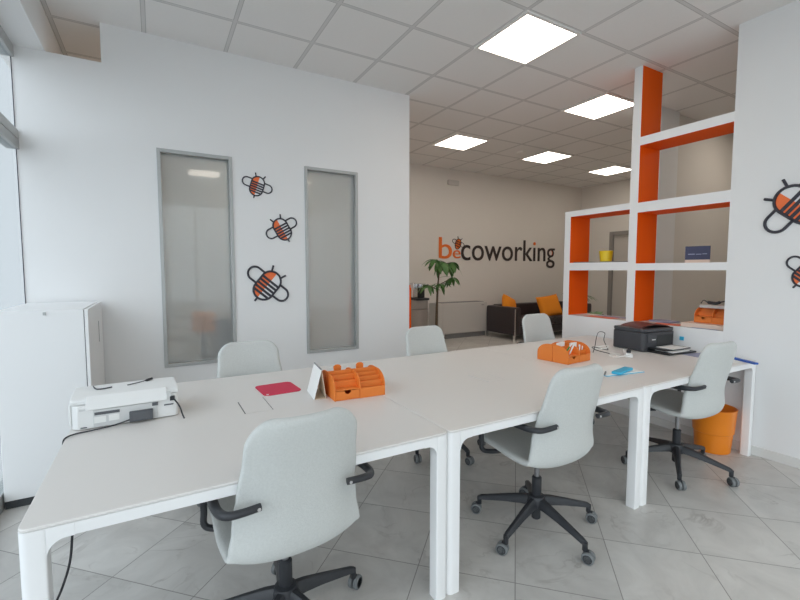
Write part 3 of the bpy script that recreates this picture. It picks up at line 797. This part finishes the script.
bee('small striped bee cut-out, lower one on the right wall', (XR, 1.162, 1.385), .20, -38, 'right')

# ------------------------------------------------------------------ sign on the lounge wall
t = thing('wall_sign', 'orange and dark company lettering with a small bee on the lounge wall', 'sign', (4.55, YB, 1.62))
dg = bpy.context.evaluated_depsgraph_get()
def letters(name, txt, box, mats, orange_dot=False, target_char=None):
    cu = bpy.data.curves.new('tmp', 'FONT'); cu.body = txt; cu.size = 1; cu.extrude = .02
    to = bpy.data.objects.new('tmp', cu); COL.objects.link(to)
    d = bpy.context.evaluated_depsgraph_get(); d.update()
    me = bpy.data.meshes.new_from_object(to.evaluated_get(d)); bpy.data.objects.remove(to)
    xs = [v.co.x for v in me.vertices]; ys = [v.co.y for v in me.vertices]; zs = [v.co.z for v in me.vertices]
    x0, x1, z0, z1 = box
    for v in me.vertices:
        fx = (v.co.x-min(xs))/(max(xs)-min(xs)); fy = (v.co.y-min(ys))/(max(ys)-min(ys)); fz = (v.co.z-min(zs))/(max(zs)-min(zs))
        v.co = (x0 + fx*(x1-x0), -.012 - .0*fz - fz*.012 + .011, z0 + fy*(z1-z0))
    me.materials.clear()
    for m in mats: me.materials.append(m)
    o = bpy.data.objects.new(name, me); COL.objects.link(o); o.parent = t
    for p_ in me.polygons: p_.material_index = 0
    return o
OX, OZ = 4.55, 1.62
letters('letter', 'b', (4.545-OX, 4.84-OX, 1.625-OZ, 2.02-OZ), [M['sign_orange']])['label'] = 'orange letter b'
letters('letter', 'e', (4.865-OX, 5.045-OX, 1.635-OZ, 1.79-OZ), [M['sign_orange']])['label'] = 'small orange letter e'
word = letters('letters', 'coworking', (5.06-OX, 7.64-OX, 1.46-OZ, 2.035-OZ), [M['sign_dark'], M['sign_orange']])
# the dot of the i is orange: it is the small island high above the x-height around 3/4 of the word
bmw = bmesh.new(); bmw.from_mesh(word.data)
seen = set()
for f in bmw.faces:
    if f.index in seen: continue
    st = [f]; isl = []
    while st:
        g = st.pop()
        if g.index in seen: continue
        seen.add(g.index); isl.append(g)
        for e in g.edges:
            for h_ in e.link_faces:
                if h_.index not in seen: st.append(h_)
    zz = [v.co.z for g in isl for v in g.verts]; xx = [v.co.x for g in isl for v in g.verts]
    if max(zz)-min(zz) < .12 and max(xx)-min(xx) < .15:
        for g in isl: g.material_index = 1
bmw.to_mesh(word.data); bmw.free()
# small bee above the e
def sb(name, m, mt): return obj(name, m, mt, t, angle=60)
bl = .20; bx, bz = 4.985-OX, 1.905-OZ
def bp(x, y, z=-.006):
    c, s_ = math.cos(R(-20)), math.sin(R(-20)); return (bx + bl*(x*c - y*s_), z, bz + bl*(x*s_ + y*c))
el = [(.33*math.cos(2*PI*k/20), .5*math.sin(2*PI*k/20)) for k in range(20)]
sb('bee_body', MB().loft([[bp(x, y, -.001) for x, y in el], [bp(x, y, -.006) for x, y in el]]), M['sign_orange'])
sb('bee_outline', MB().tube([bp(x, y) for x, y in el], .007, 6, close=True), M['sign_dark'])
bw = MB()
for s in (-1, 1): bw.tube([bp(s*(.45 + .28*math.cos(2*PI*k/16)), .1 + .20*math.sin(2*PI*k/16)) for k in range(16)], .006, 6, close=True)
for k in range(3): bw.tube([bp(-.32, .22-.22*k, -.009), bp(.32, .22-.22*k, -.009)], .007, 6)
for s in (-1, 1): bw.tube([bp(s*.15, .45), bp(s*.28, .68)], .006, 6)
sb('bee_wing', bw, M['sign_dark'])

# ------------------------------------------------------------------ lounge furniture
t = thing('fan_coil_unit', 'long beige heater unit on the lounge wall left of the sofa', 'heater', (4.9, 6.35, LF))
obj('casing', MB().box(-.565, .565, -.15, .145, .085, .645), M['grey_unit'], t, bevel=.012)
obj('foot_panel', MB().box(-.545, .545, -.12, .145, 0, .084), M['grey_dark'], t, smooth=False)
obj('front_panel', MB().box(-.47, .545, -.155, -.1505, .10, .63), M['grey_unit'], t, bevel=.004)
obj('outlet_grille', MB().box(-.45, .52, -.10, .10, .6455, .652), M['grey_dark'], t, smooth=False)
obj('badge', MB().box(.42, .48, -.157, -.1555, .585, .597), M['grey_dark'], t, smooth=False)

t = thing('sofa', 'dark brown leather sofa with metal legs against the lounge wall', 'sofa', (6.45, 5.79, LF))
sx0, sx1, sy0, sy1 = -1.04, 1.04, -.36, .36
obj('armrest', MB().box(sx0, sx0+.15, sy0, sy1, .095, .585), M['leather'], t, bevel=.018)
obj('armrest', MB().box(sx1-.15, sx1, sy0, sy1, .095, .585), M['leather'], t, bevel=.018)
obj('backrest', MB().box(sx0+.152, sx1-.152, sy1-.17, sy1, .095, .60), M['leather'], t, bevel=.018)
obj('seat_base', MB().box(sx0+.152, sx1-.152, sy0+.02, sy1-.172, .095, .24), M['leather'], t, bevel=.01)
for k in range(2):
    w = (sx1-sx0-.304)/2; a = sx0+.152 + k*w
    obj('seat_cushion', MB().box(a+.004, a+w-.004, sy0, sy1-.174, .243, .385), M['leather'], t, bevel=.03, seg=3)
for x in (sx0+.012, sx1-.012):
    for y in (sy0+.012, sy1-.012):
        yo = y + (-.016 if y < 0 else .016)
        obj('leg', MB().box(x-.014, x+.014, y-.014, y+.014, 0, .0945).box(x-.010, x+.010, yo-.006, yo-.003, .0945, .56), M['chrome'], t, smooth=False)

def pillow(name, label, loc, w, h, rot):
    m = MB(); n = 16; pts = {}
    for sd_ in (1, -1):
        for i in range(n+1):
            for j in range(n+1):
                if sd_ < 0 and (i in (0, n) or j in (0, n)): continue
                u, v = -1 + 2*i/n, -1 + 2*j/n
                th = .085*((1-u**4)*(1-v**4))**.55
                px = 1 - .07*(1-v*v); pz = 1 - .07*(1-u*u)
                pts[sd_, i, j] = m.bm.verts.new((u*w/2*px, sd_*th, v*h/2*pz))
    def g(s_, i, j): return pts[(1, i, j)] if (i in (0, n) or j in (0, n)) else pts[(s_, i, j)]
    for s_ in (1, -1):
        for i in range(n):
            for j in range(n): m._f([g(s_, i, j), g(s_, i+1, j), g(s_, i+1, j+1), g(s_, i, j+1)])
    o = obj(name, m, M['orange_fab'], angle=80); o.location = loc; o.rotation_euler = rot
    return tag(o, label, 'pillow', 'orange pillows on the sofa')
pillow('pillow', 'orange square pillow at the right end of the dark sofa', (6.55, 5.66, .725), .54, .43, (R(-20), R(-6), R(-4)))
pillow('pillow', 'orange pillow leaning behind the left armrest of the dark sofa', (5.70, 5.86, .745), .40, .38, (R(-16), R(20), R(14)))

t = thing('side_cabinet', 'rounded taupe cabinet under the coffee machine', 'cabinet', (3.87, 6.13, LF))
obj('body', MB().lathe([(.160, 0), (.165, .01), (.165, .585), (.160, .59)], n=36), M['taupe'], t)
obj('drawer_front', MB().lathe([(.160, .598), (.165, .602), (.165, .730), (.160, .738)], n=36), M['taupe'], t)
t = thing('coffee_machine', 'black and silver coffee machine on the rounded taupe cabinet', 'coffee machine', (3.86, 6.11, LF+.739))
obj('base', MB().box(-.11, .11, -.13, .12, 0, .03), M['black'], t, bevel=.006)
obj('tower', MB().box(-.10, -.02, -.02, .12, .0302, .24), M['chrome'], t, bevel=.01)
obj('body', MB().box(-.018, .10, -.02, .12, .0302, .22), M['black'], t, bevel=.01)
obj('head', MB().prism([(-.12, .17), (.0, .17), (.0, .235), (-.10, .225)], 'x', -.018, .10).xf(Matrix.Translation((0, -.021, 0))), M['chrome'], t, bevel=.005)
obj('water_tank', MB().box(-.10, .10, .1205, .16, .05, .22), M['grey_dark'], t, bevel=.006)
t.scale = (1.15, 1.15, 1.2)
t = thing('counter_cabinet', 'orange cabinet edge showing past the end of the partition wall', 'cabinet', (2.38, 4.62, LF))
obj('body', MB().box(-.33, .31, -.20, .20, .04, 1.03), M['orange_paint'], t, bevel=.003)
obj('plinth', MB().box(-.31, .29, -.18, .20, 0, .0395), M['plinth'], t, smooth=False)
obj('worktop', MB().box(-.335, .30, -.20, .20, 1.031, 1.06), M['orange_paint'], t, bevel=.003)
tag(obj('dark_box', MB().box(-.09, .09, -.12, .12, 0, .62), M['grey_dark'], loc=(2.14, 4.62, LF+1.0605), bevel=.01), 'dark blurred box seen through the second frosted window', 'box')
# blurred things behind the first frosted pane
t = thing('storage_stool', 'orange blurred stool seat behind the first frosted window', 'stool', (.42, 4.85, LF))
obj('seat', MB().prism(rrect(-.11, .11, -.11, .11, .05), 'z', .60, .80), M['orange_fab'], t, bevel=.03, seg=3)
obj('pedestal', MB().lathe([(.14, 0), (.14, .02), (.03, .04), (.03, .595)], n=24), M['grey_dark'], t)
tag(obj('low_locker', MB().box(-.35, .35, -.15, .15, 0, .70), M['grey_dark'], loc=(.90, 5.20, LF), bevel=.01), 'grey blurred low locker behind the first frosted window', 'cabinet')

tag(obj('emergency_light', MB().prism(rrect(-.125, .125, -.045, .045, .015), 'z', 0, .04).xf(Matrix.Rotation(R(90), 4, 'X')), M['grey_unit'], loc=(4.85, YB-.001, 3.03), bevel=.006), 'small box lamp high on the lounge wall above the lettering', 'emergency light')

# plants
def leaf(m, base, direction, L, W, droop):
    d = Vector(direction).normalized(); side = d.cross(Vector((0, 0, 1)))
    if side.length < .05: side = Vector((1, 0, 0))
    side.normalize(); n = 6; prev = None; p = Vector(base)
    for k in range(n+1):
        s_ = k/n
        w = W*math.sin(PI*min(1, .06 + s_*.94))**.8*(1-.25*s_)*.5 + .002
        dd2 = (d + Vector((0, 0, -droop*s_))).normalized()
        if k: p = p + dd2*(L/n)
        up = Vector((0, 0, .18*w))
        row = [m.bm.verts.new(p - side*w + up), m.bm.verts.new(p), m.bm.verts.new(p + side*w + up)]
        if prev:
            m._f([prev[0], prev[1], row[1], row[0]]); m._f([prev[1], prev[2], row[2], row[1]])
        prev = row
t = thing('potted_plant', 'tall potted plant with drooping palmate leaves in front of the heater', 'plant', (3.93, 5.66, LF))
obj('pot', MB().lathe([(.0005,0),(.10,0),(.13,.22),(.135,.225),(.125,.225),(.118,.19),(.0005,.19)], n=28, caps=False), M['white'], t)
obj('soil', MB().lathe([(.116,.1905),(.116,.195)], n=24), M['soil'], t)
obj('trunk', MB().tube(catmull([(-.01,0,.195),(-.005,0,.45),(.0,0,.70),(.012,0,.93),(.03,0,1.12),(.06,0,1.30)], 5), [.026-.0007*k for k in range(26)], 10).tube(catmull([(.012,0,.92),(-.10,-.03,.97),(-.20,-.04,1.0)], 4), .007, 6).tube(catmull([(.02,0,1.0),(.15,-.02,1.06),(.27,-.03,1.12)], 4), .007, 6).tube(catmull([(.04,0,1.22),(.15,0,1.34),(.28,-.02,1.36)], 4), .007, 6).tube(catmull([(.04,0,1.25),(.0,-.03,1.36),(-.05,-.03,1.40)], 4), .007, 6), M['bark'], t)
fol = MB()
rnd = random.Random(3)
for c, L, W, k in (((-.20,-.04,1.0), .24, .085, 8), ((.27,-.03,1.12), .23, .08, 8), ((.05,-.02,1.02), .22, .085, 8), ((.28,-.02,1.37), .26, .13, 7), ((-.04,-.03,1.40), .28, .13, 8), ((.09,-.02,1.38), .34, .15, 8)):
    a0 = rnd.uniform(0, 2); W *= .8
    for i in range(k):
        a = a0 + 2*PI*i/k
        leaf(fol, c, (math.cos(a), math.sin(a)*.8, rnd.uniform(-.5, .45)), L*rnd.uniform(.8, 1.2), W, rnd.uniform(.7, 2.4))
obj('foliage', fol, M['leaf'], t, angle=80)
def palm(name, label, loc, zc, n, L, pot_h, W=.03):
    t = thing(name, label, 'plant', loc)
    obj('pot', MB().lathe([(.0005,0),(.11,0),(.14,pot_h),(.13,pot_h),(.125,pot_h-.03),(.0005,pot_h-.03)], n=24, caps=False), M['taupe'], t)
    obj('stem', MB().tube([(0,0,pot_h-.04),(0,0,zc)], .02, 8), M['bark'], t)
    f = MB(); r_ = random.Random(5)
    for i in range(n):
        a = 2*PI*i*.382; e = .2 + 1.3*((i*.618) % 1)
        leaf(f, (0, 0, zc-.02), (math.cos(a), math.sin(a), e), L*r_.uniform(.7, 1.1), W, 1.1)
    obj('foliage', f, M['leaf'], t, angle=80)
palm('potted_palm', 'dark green palm plant behind the right end of the sofa', (7.72, 5.9, LF), .72, 26, .40, .35)
palm('potted_plant', 'leafy green plant seen through the lower left cell of the shelving', (4.93, 3.50, 0), .79, 26, .26, .30, .10)

# ------------------------------------------------------------------ light
SKY_BASE, SKY_GLOW = .78, 2.0
w = bpy.data.worlds.new('world'); S.world = w; w.use_nodes = True
nt = w.node_tree; bg = nt.nodes['Background']
# overcast sky: soft pale blue, brighter around the veiled sun on the street side and towards the zenith
tc = nt.nodes.new('ShaderNodeTexCoord')
dt = nt.nodes.new('ShaderNodeVectorMath'); dt.operation = 'DOT_PRODUCT'
dt.inputs[1].default_value = Vector((-.80, -.52, .30)).normalized()
nt.links.new(tc.outputs['Generated'], dt.inputs[0])
def mth(op, a, b):
    n = nt.nodes.new('ShaderNodeMath'); n.operation = op
    for k, v in enumerate((a, b)):
        if isinstance(v, (int, float)): n.inputs[k].default_value = v
        else: nt.links.new(v, n.inputs[k])
    return n.outputs[0]
fac = mth('MAXIMUM', dt.outputs['Value'], 0.0)
fac = mth('POWER', fac, 1.6)
st = mth('ADD', mth('MULTIPLY', fac, SKY_GLOW), SKY_BASE)
nt.links.new(st, bg.inputs[1])
bg.inputs[0].default_value = (.90, .93, .985, 1)
def portal(x, y, z, sx, sy, rot):
    l = bpy.data.lights.new('portal', 'AREA'); l.shape = 'RECTANGLE'; l.size = sx; l.size_y = sy; l.cycles.is_portal = True
    o = bpy.data.objects.new('portal', l); COL.objects.link(o); o.location = (x, y, z); o.rotation_euler = rot
portal(XL-.05, (YF+PY)/2, 1.5, 2.8, PY-YF, (0, R(-90), 0))
portal((XL+XR)/2, YF-.05, 1.48, XR-XL, 2.76, (R(90), 0, 0))

S.cycles.max_bounces = 12; S.cycles.diffuse_bounces = 8; S.cycles.transparent_max_bounces = 12
S.cycles.sample_clamp_indirect = 6
S.view_settings.view_transform = 'Standard'; S.view_settings.look = 'None'
S.view_settings.gamma = 1; S.view_settings.use_curve_mapping = False
S.view_settings.exposure = .55
